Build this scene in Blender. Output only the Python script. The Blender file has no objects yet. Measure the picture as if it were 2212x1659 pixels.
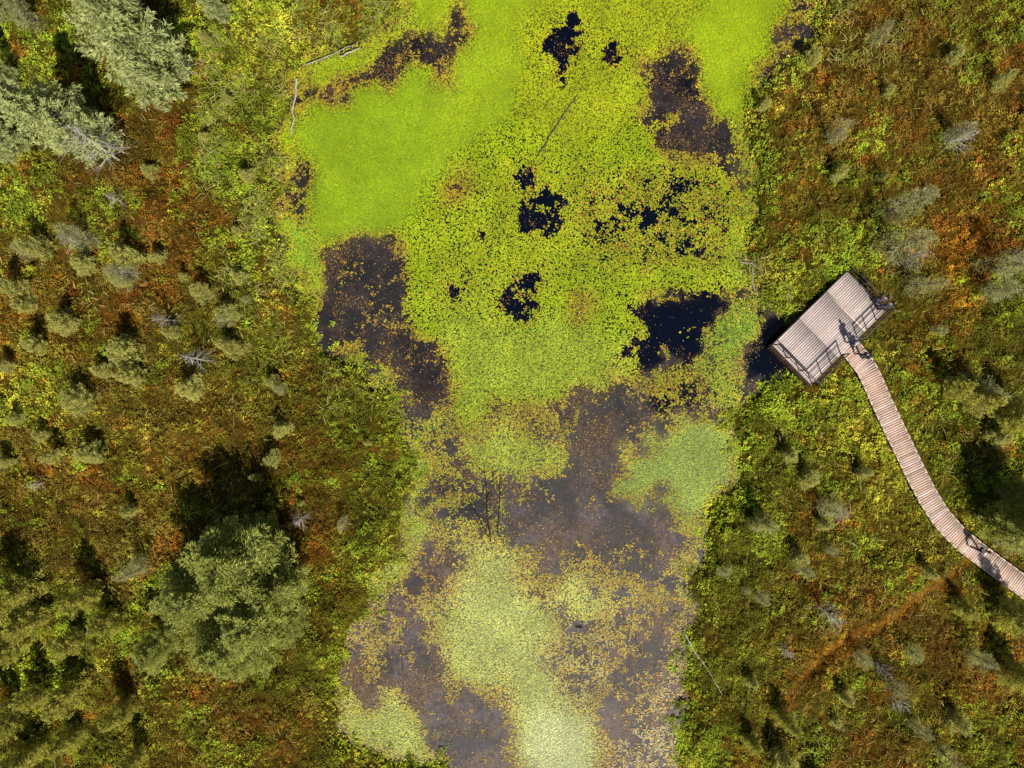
import bpy, math, numpy as np
from mathutils import Vector
rng=np.random.default_rng(7)
S=33.0; H=45.0
scene=bpy.context.scene
COL=scene.collection
def W(px,py,z=0.0):
    k=(H-z)/H
    return ((px-1106)/S*k,(829.5-py)/S*k)
def W3(px,py,z): 
    a=W(px,py,z); return np.array([a[0],a[1],z])
# ---------------------------------------------------------------- noise
_tab=[np.random.default_rng(100+i).random((256,256)).astype(np.float32) for i in range(12)]
def vn(x,y,cell,seed=0):
    t=_tab[seed%12]; u=x/cell+seed*17.3+500; v=y/cell+seed*9.1+500
    iu=np.floor(u).astype(int); iv=np.floor(v).astype(int); fu=u-iu; fv=v-iv
    fu=fu*fu*(3-2*fu); fv=fv*fv*(3-2*fv)
    a=t[iv&255,iu&255];b=t[iv&255,(iu+1)&255];c=t[(iv+1)&255,iu&255];d=t[(iv+1)&255,(iu+1)&255]
    return (a*(1-fu)+b*fu)*(1-fv)+(c*(1-fu)+d*fu)*fv
def fbm(x,y,cell,seed=0,oc=4):
    s=0;a=1;tot=0
    for i in range(oc):
        s=s+a*vn(x,y,cell/2**i,seed+i); tot+=a; a*=.55
    return s/tot
def st(n,g=2.2): return np.clip((n-.5)*g+.5,0,1)
def sstep(a,b,x):
    t=np.clip((x-a)/(b-a),0,1); return t*t*(3-2*t)
# ---------------------------------------------------------------- rasters
X0,X1,Y0,Y1=-46.,46.,-38.,38.; RES=0.1
gx=np.arange(X0,X1,RES)+RES/2; gy=np.arange(Y0,Y1,RES)+RES/2
GX,GY=np.meshgrid(gx,gy)
def smp(R,x,y):
    ix=np.clip(((x-X0)/RES).astype(int),0,R.shape[1]-1); iy=np.clip(((y-Y0)/RES).astype(int),0,R.shape[0]-1)
    return R[iy,ix]
PX=GX*S+1106; PY=829.5-GY*S
def warp(a1,a2,a3=0):
    wx=PX+a1*2*(fbm(GX,GY,1.8,1,3)-.5)*2+a2*2*(vn(GX,GY,.35,3)-.5)
    wy=PY+a1*2*(fbm(GX,GY,1.8,5,3)-.5)*2+a2*2*(vn(GX,GY,.35,7)-.5)
    if a3:
        wx=wx+a3*2*(vn(GX,GY,.75,8)-.5); wy=wy+a3*2*(vn(GX,GY,.75,10)-.5)
    return wx,wy
WX,WY=warp(25,15,12)
def pmask(poly,wx=None,wy=None,blur=0):
    if wx is None: wx,wy=WX,WY
    P=np.array(poly,float); m=np.zeros(wx.shape,bool)
    x0,y0=P.min(0)-60; x1,y1=P.max(0)+60
    sel=(wx>x0)&(wx<x1)&(wy>y0)&(wy<y1)
    xx=wx[sel]; yy=wy[sel]; r=np.zeros(xx.shape,bool)
    for i in range(len(P)):
        ax,ay=P[i]; bx,by=P[(i+1)%len(P)]
        if ay==by: continue
        c=((ay>yy)!=(by>yy))&(xx<(bx-ax)*(yy-ay)/(by-ay)+ax)
        r^=c
    m[sel]=r; m=m.astype(np.float32)
    return bl(m,blur) if blur else m
def bl(m,k):
    for _ in range(2):
        for ax in (0,1):
            pad=[(0,0),(0,0)]; pad[ax]=(k+1,k)
            c=np.cumsum(np.pad(m,pad,mode='edge'),axis=ax)
            n=m.shape[ax]
            if ax==0: m=(c[2*k+1:2*k+1+n]-c[:n])/(2*k+1)
            else: m=(c[:,2*k+1:2*k+1+n]-c[:,:n])/(2*k+1)
    return m.astype(np.float32)
POND=[(845,-260),(855,0),(875,40),(820,66),(735,78),(665,108),(628,165),(625,240),(610,290),(592,330),(595,380),(585,440),(598,500),(616,540),(626,600),(650,640),(660,700),(690,740),(740,775),(770,805),(820,840),(855,885),(885,930),(893,980),(895,1070),(855,1130),(852,1180),(820,1240),(788,1280),(782,1340),(752,1410),(715,1440),(725,1490),(722,1560),(765,1600),(830,1655),(900,1650),(970,1640),(965,1740),(900,1950),(1500,1950),(1440,1740),(1432,1630),(1470,1540),(1482,1470),(1490,1400),(1480,1350),(1492,1310),(1506,1250),(1502,1195),(1522,1150),(1515,1100),(1530,1045),(1578,1045),(1582,1000),(1570,940),(1560,885),(1575,850),(1600,820),(1650,810),(1710,800),(1700,740),(1700,690),(1660,665),(1600,640),(1585,595),(1612,545),(1610,470),(1617,400),(1610,330),(1617,260),(1632,200),(1645,170),(1690,130),(1745,60),(1742,0),(1760,-260)]
pond=pmask(POND)
pond_s=bl(pond,3); pond_w=bl(pond,9)
film=np.zeros_like(pond); dens=np.full_like(pond,.27); pc=np.zeros(pond.shape+(3,),np.float32); pc[:]=(.36,.25,.045)
dark=np.zeros_like(pond)
LG=(.34,.46,.006); MG=(.275,.41,.008); YG=(.40,.46,.010); PALE=(.52,.56,.14); P3=(.31,.41,.07)
WMX,WMY=warp(30,24,18)
def layer(poly,d,c,b=3,dk=None,fl=0,rag=False):
    global dens,pc,dark,film
    m=pmask(poly,WMX,WMY,blur=b) if rag else pmask(poly,blur=b)
    dens=dens*(1-m)+d*m
    if c is not None: pc=pc*(1-m[...,None])+np.array(c)*m[...,None]
    if dk is not None: dark=dark*(1-m)+dk*m
    film=film*(1-m)+fl*m
layer([(560,-260),(1800,-260),(1640,660),(1500,860),(900,900),(560,600)],.46,(.33,.30,.02),5,.15)
layer([(900,880),(1600,800),(1560,1300),(860,1300)],.34,(.30,.26,.04),8,.05)
layer([(780,1180),(1500,1180),(1480,1420),(1200,1700),(740,1660)],.46,(.41,.33,.08),8,0)
layer([(1015,-260),(1730,-260),(1680,0),(1668,100),(1632,180),(1618,280),(1560,262),(1512,205),(1500,160),(1455,105),(1410,85),(1392,160),(1372,250),(1450,320),(1490,375),(1560,420),(1612,430),(1608,580),(1560,640),(1400,652),(1392,730),(1350,800),(1290,850),(1240,885),(1170,890),(1060,900),(975,905),(955,800),(885,692),(855,600),(878,515),(790,505),(735,540),(690,520),(655,470),(672,380),(655,280),(715,215),(780,182),(860,170),(935,152),(990,110),(1012,50)],1.0,LG,3,1,.15)
layer([(640,300),(700,230),(800,185),(930,160),(1010,90),(1030,-260),(1200,-260),(1160,60),(1140,180),(1000,330),(920,400),(860,500),(740,535),(690,520),(655,470),(672,380)],1.2,MG,5,1,1)
layer([(1010,60),(1030,-260),(1200,-260),(1170,60),(1140,180),(1010,300),(930,330),(960,180)],1.2,(.32,.44,.008),8,1,.95)
layer([(1500,-260),(1680,-260),(1668,100),(1632,180),(1615,270),(1560,250),(1515,180),(1480,110)],1.2,LG,5,1,1)
layer([(1100,-260),(1500,-260),(1480,60),(1380,180),(1360,270),(1200,330),(1120,300),(1150,100)],1.06,YG,6,1,.6)
layer([(980,340),(1440,330),(1590,430),(1600,590),(1500,620),(1250,600),(1100,650),(960,620),(900,520)],.92,(.35,.44,.01),6,1,.2)
layer([(1240,380),(1460,360),(1590,440),(1590,560),(1450,590),(1260,540)],.60,(.31,.37,.012),6,1)
layer([(900,640),(1000,560),(1150,590),(1180,700),(1050,760),(960,700)],.84,(.33,.43,.012),5,1)
layer([(960,700),(1180,700),(1380,740),(1340,820),(1230,880),(980,890)],1.02,(.35,.45,.03),6,1,.6)
layer([(625,160),(680,110),(790,85),(880,66),(885,20),(870,-200),(1010,-260),(1000,20),(930,70),(860,110),(780,145),(700,172),(640,182)],.97,(.33,.43,.012),4,.2,.4)
layer([(895,60),(905,-260),(990,-260),(985,40),(940,62)],1.1,LG,3,.3,.8)
layer([(650,150),(680,125),(760,100),(800,105),(760,140),(690,165)],1.1,LG,3,.3,.7)
layer([(618,300),(655,300),(668,380),(650,420),(600,400),(596,330)],.55,(.34,.30,.02),4)
layer([(600,470),(640,460),(700,540),(690,600),(690,630),(650,628),(618,560)],.97,(.29,.44,.02),3,.2,.6)
layer([(615,255),(640,245),(650,300),(640,330),(620,330)],.95,LG,2,.2,.5)
layer([(1570,270),(1618,270),(1612,420),(1600,420),(1545,330)],.92,(.28,.42,.015),3,.2,.3)
layer([(1560,560),(1616,480),(1612,560),(1580,640),(1540,640)],.85,(.29,.42,.02),3,.5,.2)
MUD=[[(645,188),(720,176),(770,145),(860,125),(900,92),(940,68),(985,50),(992,-100),(1018,-100),(1014,60),(985,116),(930,152),(860,170),(780,182),(740,206),(700,240),(648,262)],
[(1392,120),(1420,70),(1450,112),(1500,165),(1512,215),(1562,268),(1590,320),(1560,365),(1500,365),(1440,310),(1372,255),(1402,205)],
[(688,545),(740,520),(790,510),(830,540),(855,600),(850,650),(890,700),(935,740),(955,800),(958,862),(930,890),(890,900),(858,885),(835,840),(790,800),(770,740),(700,690),(668,655),(690,600)],
[(1290,850),(1375,815),(1400,865),(1418,930),(1360,955),(1330,1030),(1350,1075),(1430,1060),(1450,1130),(1440,1190),(1455,1215),(1300,1225),(1200,1215),(1110,1170),(1110,1080),(1205,1040),(1228,990),(1212,930),(1240,890)],
[(880,1110),(960,1130),(990,1190),(1000,1250),(945,1290),(900,1330),(870,1270),(850,1200)],
[(830,1340),(930,1340),(935,1420),(960,1490),(1090,1515),(1140,1560),(1130,1640),(1120,1760),(990,1760),(970,1640),(920,1580),(840,1500),(800,1440)],
[(1240,1400),(1340,1310),(1440,1230),(1470,1300),(1460,1420),(1400,1480),(1380,1580),(1330,1630),(1280,1560),(1215,1470)]]
for i,p in enumerate(MUD): layer(p,(.25,.15,.17,.12,.28,.22,.30)[i],((.36,.26,.03),(.36,.28,.03),(.34,.24,.04),(.34,.24,.06),(.36,.24,.07),(.36,.26,.08),(.38,.28,.09))[i],(3,4,5,5,6,6,7)[i],(.35,.15,.10,0,0,0,0)[i],rag=True)
layer([(1400,150),(1440,160),(1500,165),(1505,200),(1470,205),(1420,190)],.2,(.3,.25,.03),4,.8,rag=True)
layer([(850,700),(890,700),(940,760),(955,850),(900,870),(880,780)],.16,(.3,.2,.03),5,.5,rag=True)
layer([(1330,1040),(1365,962),(1420,930),(1480,905),(1555,918),(1582,1000),(1580,1045),(1540,1012),(1522,1060),(1515,1130),(1480,1110),(1440,1048),(1350,1080)],1.0,P3,3,.1,.7,rag=True)
layer([(1100,1180),(1300,1220),(1460,1210),(1500,1280),(1330,1310),(1200,1260)],.56,(.42,.35,.08),8,rag=True)
layer([(985,930),(1060,925),(1200,950),(1225,990),(1190,1035),(1080,1045),(990,1010)],.90,(.33,.41,.045),5,.2,.3,rag=True)
layer([(960,885),(1100,890),(1230,890),(1215,945),(1080,930),(985,930)],.58,(.33,.30,.03),5,.2)
layer([(900,1010),(1000,1010),(1090,1050),(1080,1170),(980,1150),(900,1100)],.50,(.28,.31,.035),8,.4,rag=True)
layer([(975,1140),(1080,1185),(1120,1215),(1160,1290),(1190,1360),(1215,1440),(1250,1500),(1300,1600),(1325,1760),(1320,1900),(1120,1900),(1135,1620),(1150,1555),(1100,1505),(965,1475),(938,1400),(950,1300),(1000,1250),(985,1190)],.90,PALE,7,0,.25,rag=True)
layer([(1010,1220),(1080,1220),(1130,1300),(1170,1400),(1190,1500),(1240,1560),(1180,1600),(1120,1480),(1000,1440),(980,1380)],1.06,(.54,.58,.15),8,0,.5,rag=True)
layer([(1135,1640),(1160,1520),(1230,1520),(1290,1600),(1325,1760),(1320,1900),(1120,1900)],1.12,(.60,.64,.28),6,0,.75,rag=True)
layer([(1200,1270),(1320,1280),(1335,1330),(1260,1360),(1215,1340)],.88,PALE,6,0,.1,rag=True)
layer([(1180,1370),(1300,1350),(1300,1420),(1260,1560),(1200,1500)],.58,(.45,.40,.14),6,rag=True)
layer([(728,1440),(785,1480),(835,1505),(900,1560),(935,1610),(925,1640),(840,1655),(765,1600),(722,1560)],.98,(.48,.53,.12),4,0,.45,rag=True)
layer([(785,1300),(870,1280),(880,1340),(820,1440),(770,1450),(750,1420)],.58,(.43,.36,.11),6,rag=True)
layer([(1340,1600),(1400,1480),(1450,1400),(1480,1480),(1450,1620),(1430,1700),(1340,1760)],.57,(.52,.44,.25),6,rag=True)
layer([(850,885),(890,930),(905,980),(920,1060),(885,1130),(875,1200),(805,1310),(785,1290),(846,1180),(845,1130),(880,1070),(882,960)],.96,(.34,.45,.05),4,0,.4,rag=True)
layer([(770,790),(830,830),(880,900),(960,920),(950,960),(890,940),(840,880)],.75,(.28,.40,.03),4,0)
layer([(1500,900),(1510,830),(1400,790),(1520,760),(1590,820),(1560,880)],.82,(.28,.36,.03),3,.5)
layer([(1400,800),(1500,790),(1510,860),(1440,920),(1400,880)],.55,(.33,.33,.02),3,.8)
layer([(1520,720),(1590,660),(1650,655),(1655,700),(1600,760),(1590,810),(1530,770)],.92,(.25,.38,.03),3,.4,.3)
layer([(1480,1150),(1515,1110),(1525,1150),(1500,1190)],.9,(.34,.40,.08),3)
layer([(1475,1190),(1505,1200),(1500,1300),(1478,1340),(1460,1280)],.7,(.36,.36,.10),4)
layer([(1215,660),(1290,640),(1300,690),(1240,730)],.45,(.34,.28,.02),5,.1)
layer([(930,400),(1010,340),(1030,380),(940,440)],.50,(.36,.25,.02),5,.1)
BLK=[[(1240,30),(1262,45),(1250,80),(1225,115),(1235,160),(1215,172),(1210,130),(1178,100),(1190,75),(1225,60)],
[(1308,90),(1342,98),(1338,130),(1325,155),(1312,150)],
[(1125,350),(1152,355),(1150,405),(1185,425),(1215,432),(1210,470),(1190,498),(1150,500),(1138,450),(1110,390)],
[(1090,650),(1110,610),(1140,590),(1155,620),(1170,670),(1165,692),(1140,690),(1115,660)],
[(1340,772),(1388,738),(1390,690),(1378,655),(1430,672),(1480,650),(1542,622),(1562,680),(1526,730),(1512,790),(1440,758),(1395,782)],
[(1660,665),(1712,690),(1735,720),(1720,800),(1650,812),(1598,818),(1622,770),(1655,720)],
[(975,615),(998,610),(1000,640),(980,645)],[(1462,535),(1485,530),(1485,550),(1465,552)],[(1245,1345),(1275,1345),(1268,1368),(1248,1365)],
[(1430,400),(1460,405),(1450,440),(1415,425)],
[(1210,120),(1235,100),(1240,150),(1222,175)],[(870,150),(890,145),(885,165)],[(1395,440),(1410,470),(1385,500)],[(1385,570),(1405,560),(1400,590)],[(1300,420),(1330,415),(1320,440)],[(1530,460),(1560,470),(1545,490)],[(1340,500),(1365,490),(1360,515)],[(1040,510),(1060,505),(1050,530)]]
wx2,wy2=warp(12,15,9)
halo=np.zeros_like(pond)
ms=[pmask(p,wx2,wy2,1) for p in BLK]
for i,m in enumerate(ms):
    if i!=5: halo=np.maximum(halo,bl(m,9))
dens=dens-.40*np.clip(halo*1.6,0,1)*(dens>.5); film*=1-np.clip(halo*3,0,1)
for i,m in enumerate(ms):
    d={2:.27,3:.34,4:.09,5:.05,9:.28,0:.13}.get(i,.18)
    dens=dens*(1-m)+d*m; dark=dark*(1-m)+m; film=film*(1-m)
# land classes: 0 olive 1 brown 2 rust 3 green 4 yellow-olive 5 orange 
LC=np.array([(.112,.125,.012),(.162,.108,.017),(.250,.085,.012),(.185,.250,.018),(.35,.32,.030),(.41,.19,.015)])
nA=fbm(GX,GY,5,0,4); nB=fbm(GX,GY,3.2,3,4); nC=fbm(GX,GY,1.6,6,4); nD=fbm(GX,GY,2.2,8,4)
Wt=np.stack([1.0*sstep(.3,.7,nA)+.42,1.05*sstep(.35,.65,nB)+.42,1.25*sstep(.49,.69,nC)+.12,1.3*sstep(.46,.70,nD)+.18,.7*sstep(.50,.78,fbm(GX,GY,1.2,4,3))+.16,.5*sstep(.57,.75,fbm(GX,GY,1.4,9,3))],-1)
def blob(px,py,r,k,s,ry=None):
    ry=ry or r
    if k==2: s*=.68
    Wt[...,k]+=s*np.exp(-(((WX-px)/r)**2+((WY-py)/ry)**2))
for b in [(30,380,90,3,1.6,110),(40,360,60,4,.8),(60,230,80,3,1.5),(130,80,60,3,1.6),(560,30,140,3,1.5,120),(540,90,130,4,1.4,100),(520,250,90,3,1.6,250),(560,560,60,3,1.2,120),(600,120,80,4,1.4),
 (20,700,120,5,1.4,110),(60,830,150,4,.9,100),(100,720,200,2,.8,120),(280,260,90,2,1.1,140),(380,450,70,2,1.8,180),(420,260,40,2,1.4,90),(250,450,160,1,.8),(420,560,120,2,.7,100),
 (650,980,90,5,.9,60),(620,960,180,2,1.3,110),(350,900,220,1,1.1,130),(200,1010,200,5,.5,70),(330,1050,250,1,.8,90),(720,860,130,0,1.6,130),(780,1050,110,0,1.6,200),(690,1220,60,2,1.6,160),(720,1300,80,0,1.0,120),(560,760,90,0,1.4,80),(450,950,200,4,.6,120),
 (430,1490,260,1,.8,120),(560,1560,200,2,.8,90),(650,1600,90,0,1.5),(120,1150,200,1,.8,80),(60,1400,150,0,1.0,200),(60,1400,150,3,.8,200),(230,1600,200,0,1.2,120),(700,1450,60,3,1.0,80),
 (1760,230,220,2,1.0,200),(1900,120,300,1,1.0,200),(1900,120,260,0,.4,200),(2050,60,160,2,1.0,90),(1720,30,90,2,1.0),(2000,250,260,1,1.0,180),(1660,420,60,3,1.2,180),(1700,520,120,0,1.2,100),(1850,380,200,2,.5,150),(1850,450,180,3,.4,150),
 (2060,640,35,5,1.6,110),(2030,700,50,2,1.8,160),(2110,460,60,2,1.2,200),(2180,340,80,2,1.0,120),(1760,620,80,3,1.8,60),(1660,580,70,4,1.4,50),(1860,545,60,3,1.2,50),
 (1830,900,110,4,1.3,140),(1750,900,130,3,1.6,120),(1900,1000,80,4,1.2,120),(1640,900,80,3,1.2,90),(1950,1120,90,4,1.0,120),(1590,1100,90,3,1.2,100),(1620,1250,140,0,1.6,160),(1560,1350,80,0,1.6,120),(1700,1050,160,0,.9,120),
 (1980,880,90,3,1.1,140),(2020,800,60,5,.6,120),(2150,780,100,0,1.6,100),(2100,1000,110,0,1.2,120),(1970,1280,150,2,.7,80),(2000,1400,260,1,.9,160),(2120,1500,150,5,.6,110),(2100,1560,200,2,.9,120),(1760,1430,160,5,.5,100),(1700,1560,200,0,1.0,120),(1520,1600,90,3,1.5,90),(1850,1600,200,1,.7,100),(1650,1380,70,2,.7,50)]:
    blob(*b)
def seg_d(px,py,pts):
    d=np.full(px.shape,1e9)
    for (ax,ay),(bx,by) in zip(pts[:-1],pts[1:]):
        vx,vy=bx-ax,by-ay; t=np.clip(((px-ax)*vx+(py-ay)*vy)/(vx*vx+vy*vy),0,1)
        d=np.minimum(d,np.hypot(px-ax-t*vx,py-ay-t*vy))
    return d
WTX,WTY=warp(7,3)
trail=seg_d(WTX,WTY,[(2098,1205),(2060,1225),(2010,1252),(1970,1290),(1925,1328),(1870,1362),(1800,1395),(1755,1425),(1722,1462),(1700,1510),(1690,1560)])
tr=np.exp(-(trail/10)**2)
Wt*=(1-.75*tr)[...,None]
Wt[...,5]+=tr*1.8; Wt[...,1]+=tr*2.8; Wt[...,2]+=tr*1.3
BW=[(1838,748),(1868,795),(1890,838),(1914,890),(1943,950),(1974,1015),(2002,1070),(2030,1115),(2070,1160),(2120,1200),(2170,1237),(2230,1280),(2330,1345),(2420,1400)]
bwd=seg_d(PX,PY,BW)
PLAT=[(1830,585),(1918,668),(1755,828),(1668,745)]
plat=pmask([(1832,570),(1930,668),(1755,840),(1655,748)],PX,PY,0)
Wt[...,4]+=1.2*np.exp(-(bwd/60)**2); Wt[...,3]+=1.0*np.exp(-(bwd/60)**2)
shore=bl(pond,12)*(1-pond)
Wt[...,3]+=(shore+pond_w)*2.8; Wt[...,4]+=(shore+pond_w)*2.4
land=1-pond_s
hum=st(fbm(GX,GY,2.4,2,4),2.0)
near=np.clip((bwd-20)/60,0,1)*(1-bl(plat,8))
inl=sstep(.55,1,1-bl(pond,10))
TZ=-.4+sstep(.25,.95,land)*(.46+(.10+.62*hum*(.25+.75*near))*inl)
TZ=TZ-tr*.14*(land>.5)
TZ=TZ.astype(np.float32)
# ---------------------------------------------------------------- mesh utils
def mk(name,V,F,C=None,mats=(),attrs=None,smooth=False,mi=None):
    V=np.asarray(V,np.float32).reshape(-1,3); me=bpy.data.meshes.new(name)
    F=np.asarray(F,np.int32); n,k=F.shape
    me.vertices.add(len(V)); me.vertices.foreach_set('co',V.ravel())
    me.loops.add(n*k); me.loops.foreach_set('vertex_index',F.ravel())
    me.polygons.add(n); me.polygons.foreach_set('loop_start',np.arange(0,n*k,k,dtype=np.int32))
    try: me.polygons.foreach_set('loop_total',np.full(n,k,np.int32))
    except Exception: pass
    me.update(calc_edges=True)
    if smooth: me.polygons.foreach_set('use_smooth',np.ones(n,bool))
    if C is not None:
        a=me.color_attributes.new(name='Col',type='FLOAT_COLOR',domain='POINT')
        c=np.ones((len(V),4),np.float32); c[:,:3]=C; a.data.foreach_set('color',c.ravel())
    for nm,v in (attrs or {}).items():
        a=me.attributes.new(nm,'FLOAT','POINT'); a.data.foreach_set('value',np.asarray(v,np.float32).ravel())
    for m in mats: me.materials.append(m)
    return me
def ob(name,data,parent=None,**kw):
    o=bpy.data.objects.new(name,data); COL.objects.link(o)
    if parent: o.parent=parent
    for k,v in kw.items(): o[k]=v
    return o
BOXF=np.array([(0,1,3,2),(4,6,7,5),(0,4,5,1),(2,3,7,6),(0,2,6,4),(1,5,7,3)])
class B:
    def __init__(s): s.V=[];s.F=[];s.C=[];s.n=0
    def add(s,v,f,c=(1,1,1)):
        v=np.asarray(v,float); s.V.append(v); s.F.append(np.asarray(f)+s.n); s.C.append(np.tile(np.array(c,float),(len(v),1)) if np.ndim(c)==1 else c); s.n+=len(v)
    def box(s,c,a,b,d,col=(1,1,1)):
        c,a,b,d=map(lambda q:np.asarray(q,float),(c,a,b,d))
        v=[c+i*a+j*b+k*d for i in(-1,1) for j in(-1,1) for k in(-1,1)]
        s.add(v,BOXF,col)
    def tube(s,p0,p1,r0,r1,n=6,col=(1,1,1)):
        p0=np.asarray(p0,float);p1=np.asarray(p1,float);d=p1-p0;d/=np.linalg.norm(d)+1e-9
        u=np.cross(d,(0,0,1) if abs(d[2])<.9 else (1,0,0));u/=np.linalg.norm(u);w=np.cross(d,u)
        a=np.arange(n)*2*math.pi/n; ring=np.cos(a)[:,None]*u+np.sin(a)[:,None]*w
        v=np.vstack([p0+ring*r0,p1+ring*r1]); f=[(i,(i+1)%n,n+(i+1)%n,n+i) for i in range(n)]
        for o in (0,n):
            for i in range(1,n-2,2): f.append((o,o+i,o+i+1,o+(i+2)%n))
        s.add(v,f,col)
    def mesh(s,name,mats,smooth=False):
        return mk(name,np.vstack(s.V),np.vstack(s.F),np.vstack(s.C),mats,smooth=smooth)
# ---------------------------------------------------------------- materials
def mat(name,rough=.8,spec=.25,trans=0,noise=None,colattr=True,base=(.5,.5,.5),bump=None):
    m=bpy.data.materials.new(name); m.use_nodes=True; nt=m.node_tree; N=nt.nodes; L=nt.links
    b=N['Principled BSDF']; b.inputs['Roughness'].default_value=rough; b.inputs['Specular IOR Level'].default_value=spec
    out=N['Material Output']
    if colattr:
        a=N.new('ShaderNodeVertexColor'); a.layer_name='Col'; c=a.outputs['Color']
    else:
        r=N.new('ShaderNodeRGB'); r.outputs[0].default_value=(*base,1); c=r.outputs[0]
    if noise:
        g=N.new('ShaderNodeNewGeometry'); t=N.new('ShaderNodeTexNoise'); t.inputs['Scale'].default_value=noise[0]; t.inputs['Detail'].default_value=5
        tc=N.new('ShaderNodeTexCoord'); L.new((tc.outputs['Object'] if len(noise)>3 else g.outputs['Position']),t.inputs['Vector'])
        mr=N.new('ShaderNodeMapRange'); mr.inputs[1].default_value=.3; mr.inputs[2].default_value=.7; mr.inputs[3].default_value=noise[1]; mr.inputs[4].default_value=noise[2]
        L.new(t.outputs['Fac'],mr.inputs[0])
        v=N.new('ShaderNodeVectorMath'); v.operation='SCALE'; L.new(c,v.inputs[0]); L.new(mr.outputs[0],v.inputs['Scale']); c=v.outputs[0]
        if bump:
            bp=N.new('ShaderNodeBump'); bp.inputs['Strength'].default_value=bump; bp.inputs['Distance'].default_value=.03; L.new(t.outputs['Fac'],bp.inputs['Height']); L.new(bp.outputs[0],b.inputs['Normal'])
    L.new(c,b.inputs['Base Color'])
    if trans:
        tl=N.new('ShaderNodeBsdfTranslucent'); L.new(c,tl.inputs['Color']); mx=N.new('ShaderNodeMixShader'); mx.inputs[0].default_value=trans
        L.new(b.outputs[0],mx.inputs[1]); L.new(tl.outputs[0],mx.inputs[2]); L.new(mx.outputs[0],out.inputs['Surface'])
    return m
M_leaf=mat('heath_leaf',.8,.06,.22)
M_pad=mat('lily_pad',.55,.2,0)
M_needle=mat('needle',.8,.05,.28)
M_bark=mat('bark',.9,.1,0,(9,.6,1.3,1),bump=.4)
M_soil=mat('peat_soil',.95,.05,0,(3.5,.45,1.4),bump=.6)
M_wood=mat('weathered_wood',.8,.2,0,(7,.85,1.12,1))
M_metal=mat('rail_wood_dark',.7,.3,0,(12,.8,1.2,1))
M_water=bpy.data.materials.new('pond_surface'); M_water.use_nodes=True
nt=M_water.node_tree;N=nt.nodes;L=nt.links;b=N['Principled BSDF']
vc=N.new('ShaderNodeVertexColor');vc.layer_name='Col'
at=N.new('ShaderNodeAttribute');at.attribute_name='dark'
g=N.new('ShaderNodeNewGeometry')
t1=N.new('ShaderNodeTexNoise');t1.inputs['Scale'].default_value=2.6;t1.inputs['Detail'].default_value=10;t1.inputs['Roughness'].default_value=.85;t1.inputs['Distortion'].default_value=1.0;L.new(g.outputs['Position'],t1.inputs['Vector'])
mr=N.new('ShaderNodeMapRange');mr.inputs[1].default_value=.38;mr.inputs[2].default_value=.64;mr.inputs[3].default_value=.06;mr.inputs[4].default_value=1.75;L.new(t1.outputs['Fac'],mr.inputs[0])
v=N.new('ShaderNodeVectorMath');v.operation='SCALE';L.new(vc.outputs[0],v.inputs[0]);L.new(mr.outputs[0],v.inputs['Scale'])
af=N.new('ShaderNodeAttribute');af.attribute_name='film'
mf=N.new('ShaderNodeMix');mf.data_type='RGBA';L.new(af.outputs['Fac'],mf.inputs[0]);L.new(v.outputs[0],mf.inputs[6]);L.new(vc.outputs[0],mf.inputs[7])
mx=N.new('ShaderNodeMix');mx.data_type='RGBA';L.new(at.outputs['Fac'],mx.inputs[0]);L.new(mf.outputs[2],mx.inputs[6]);mx.inputs[7].default_value=(.0015,.003,.009,1)
L.new(mx.outputs[2],b.inputs['Base Color'])
rr=N.new('ShaderNodeMapRange');rr.inputs[3].default_value=.6;rr.inputs[4].default_value=.08;L.new(at.outputs['Fac'],rr.inputs[0]);L.new(rr.outputs[0],b.inputs['Roughness'])
bp=N.new('ShaderNodeBump');bp.inputs['Strength'].default_value=.15;bp.inputs['Distance'].default_value=.01;L.new(t1.outputs['Fac'],bp.inputs['Height']);L.new(bp.outputs[0],b.inputs['Normal'])
# ---------------------------------------------------------------- ground sheet
xs=np.concatenate([[-600,-300,-150,-90,-65,-52],np.arange(X0+.1,X1-.05,.22),[52,65,90,150,300,600]])
ys=np.concatenate([[-600,-300,-150,-90,-60,-45],np.arange(Y0+.1,Y1-.05,.22),[45,60,90,150,300,600]])
A,Bb=np.meshgrid(xs,ys); ax,ay=A.ravel(),Bb.ravel()
z=smp(TZ,ax,ay)
wn=Wt/Wt.sum(-1,keepdims=True)
gc=smp(wn,ax,ay)@LC*np.array([.36,.30,.30])*(1+1.3*smp(tr,ax,ay))[:,None]
nx,ny=len(xs),len(ys); idx=np.arange(nx*ny).reshape(ny,nx)
F=np.stack([idx[:-1,:-1],idx[:-1,1:],idx[1:,1:],idx[1:,:-1]],-1).reshape(-1,4)
out=(np.abs(ax)>47)|(np.abs(ay)>39); z=np.where(out,.15,z)
ob('ground',mk('ground',np.stack([ax,ay,z],-1),F,gc,[M_soil],smooth=True),kind='structure',label='peaty bog ground under low heath and moss',category='ground')
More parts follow.
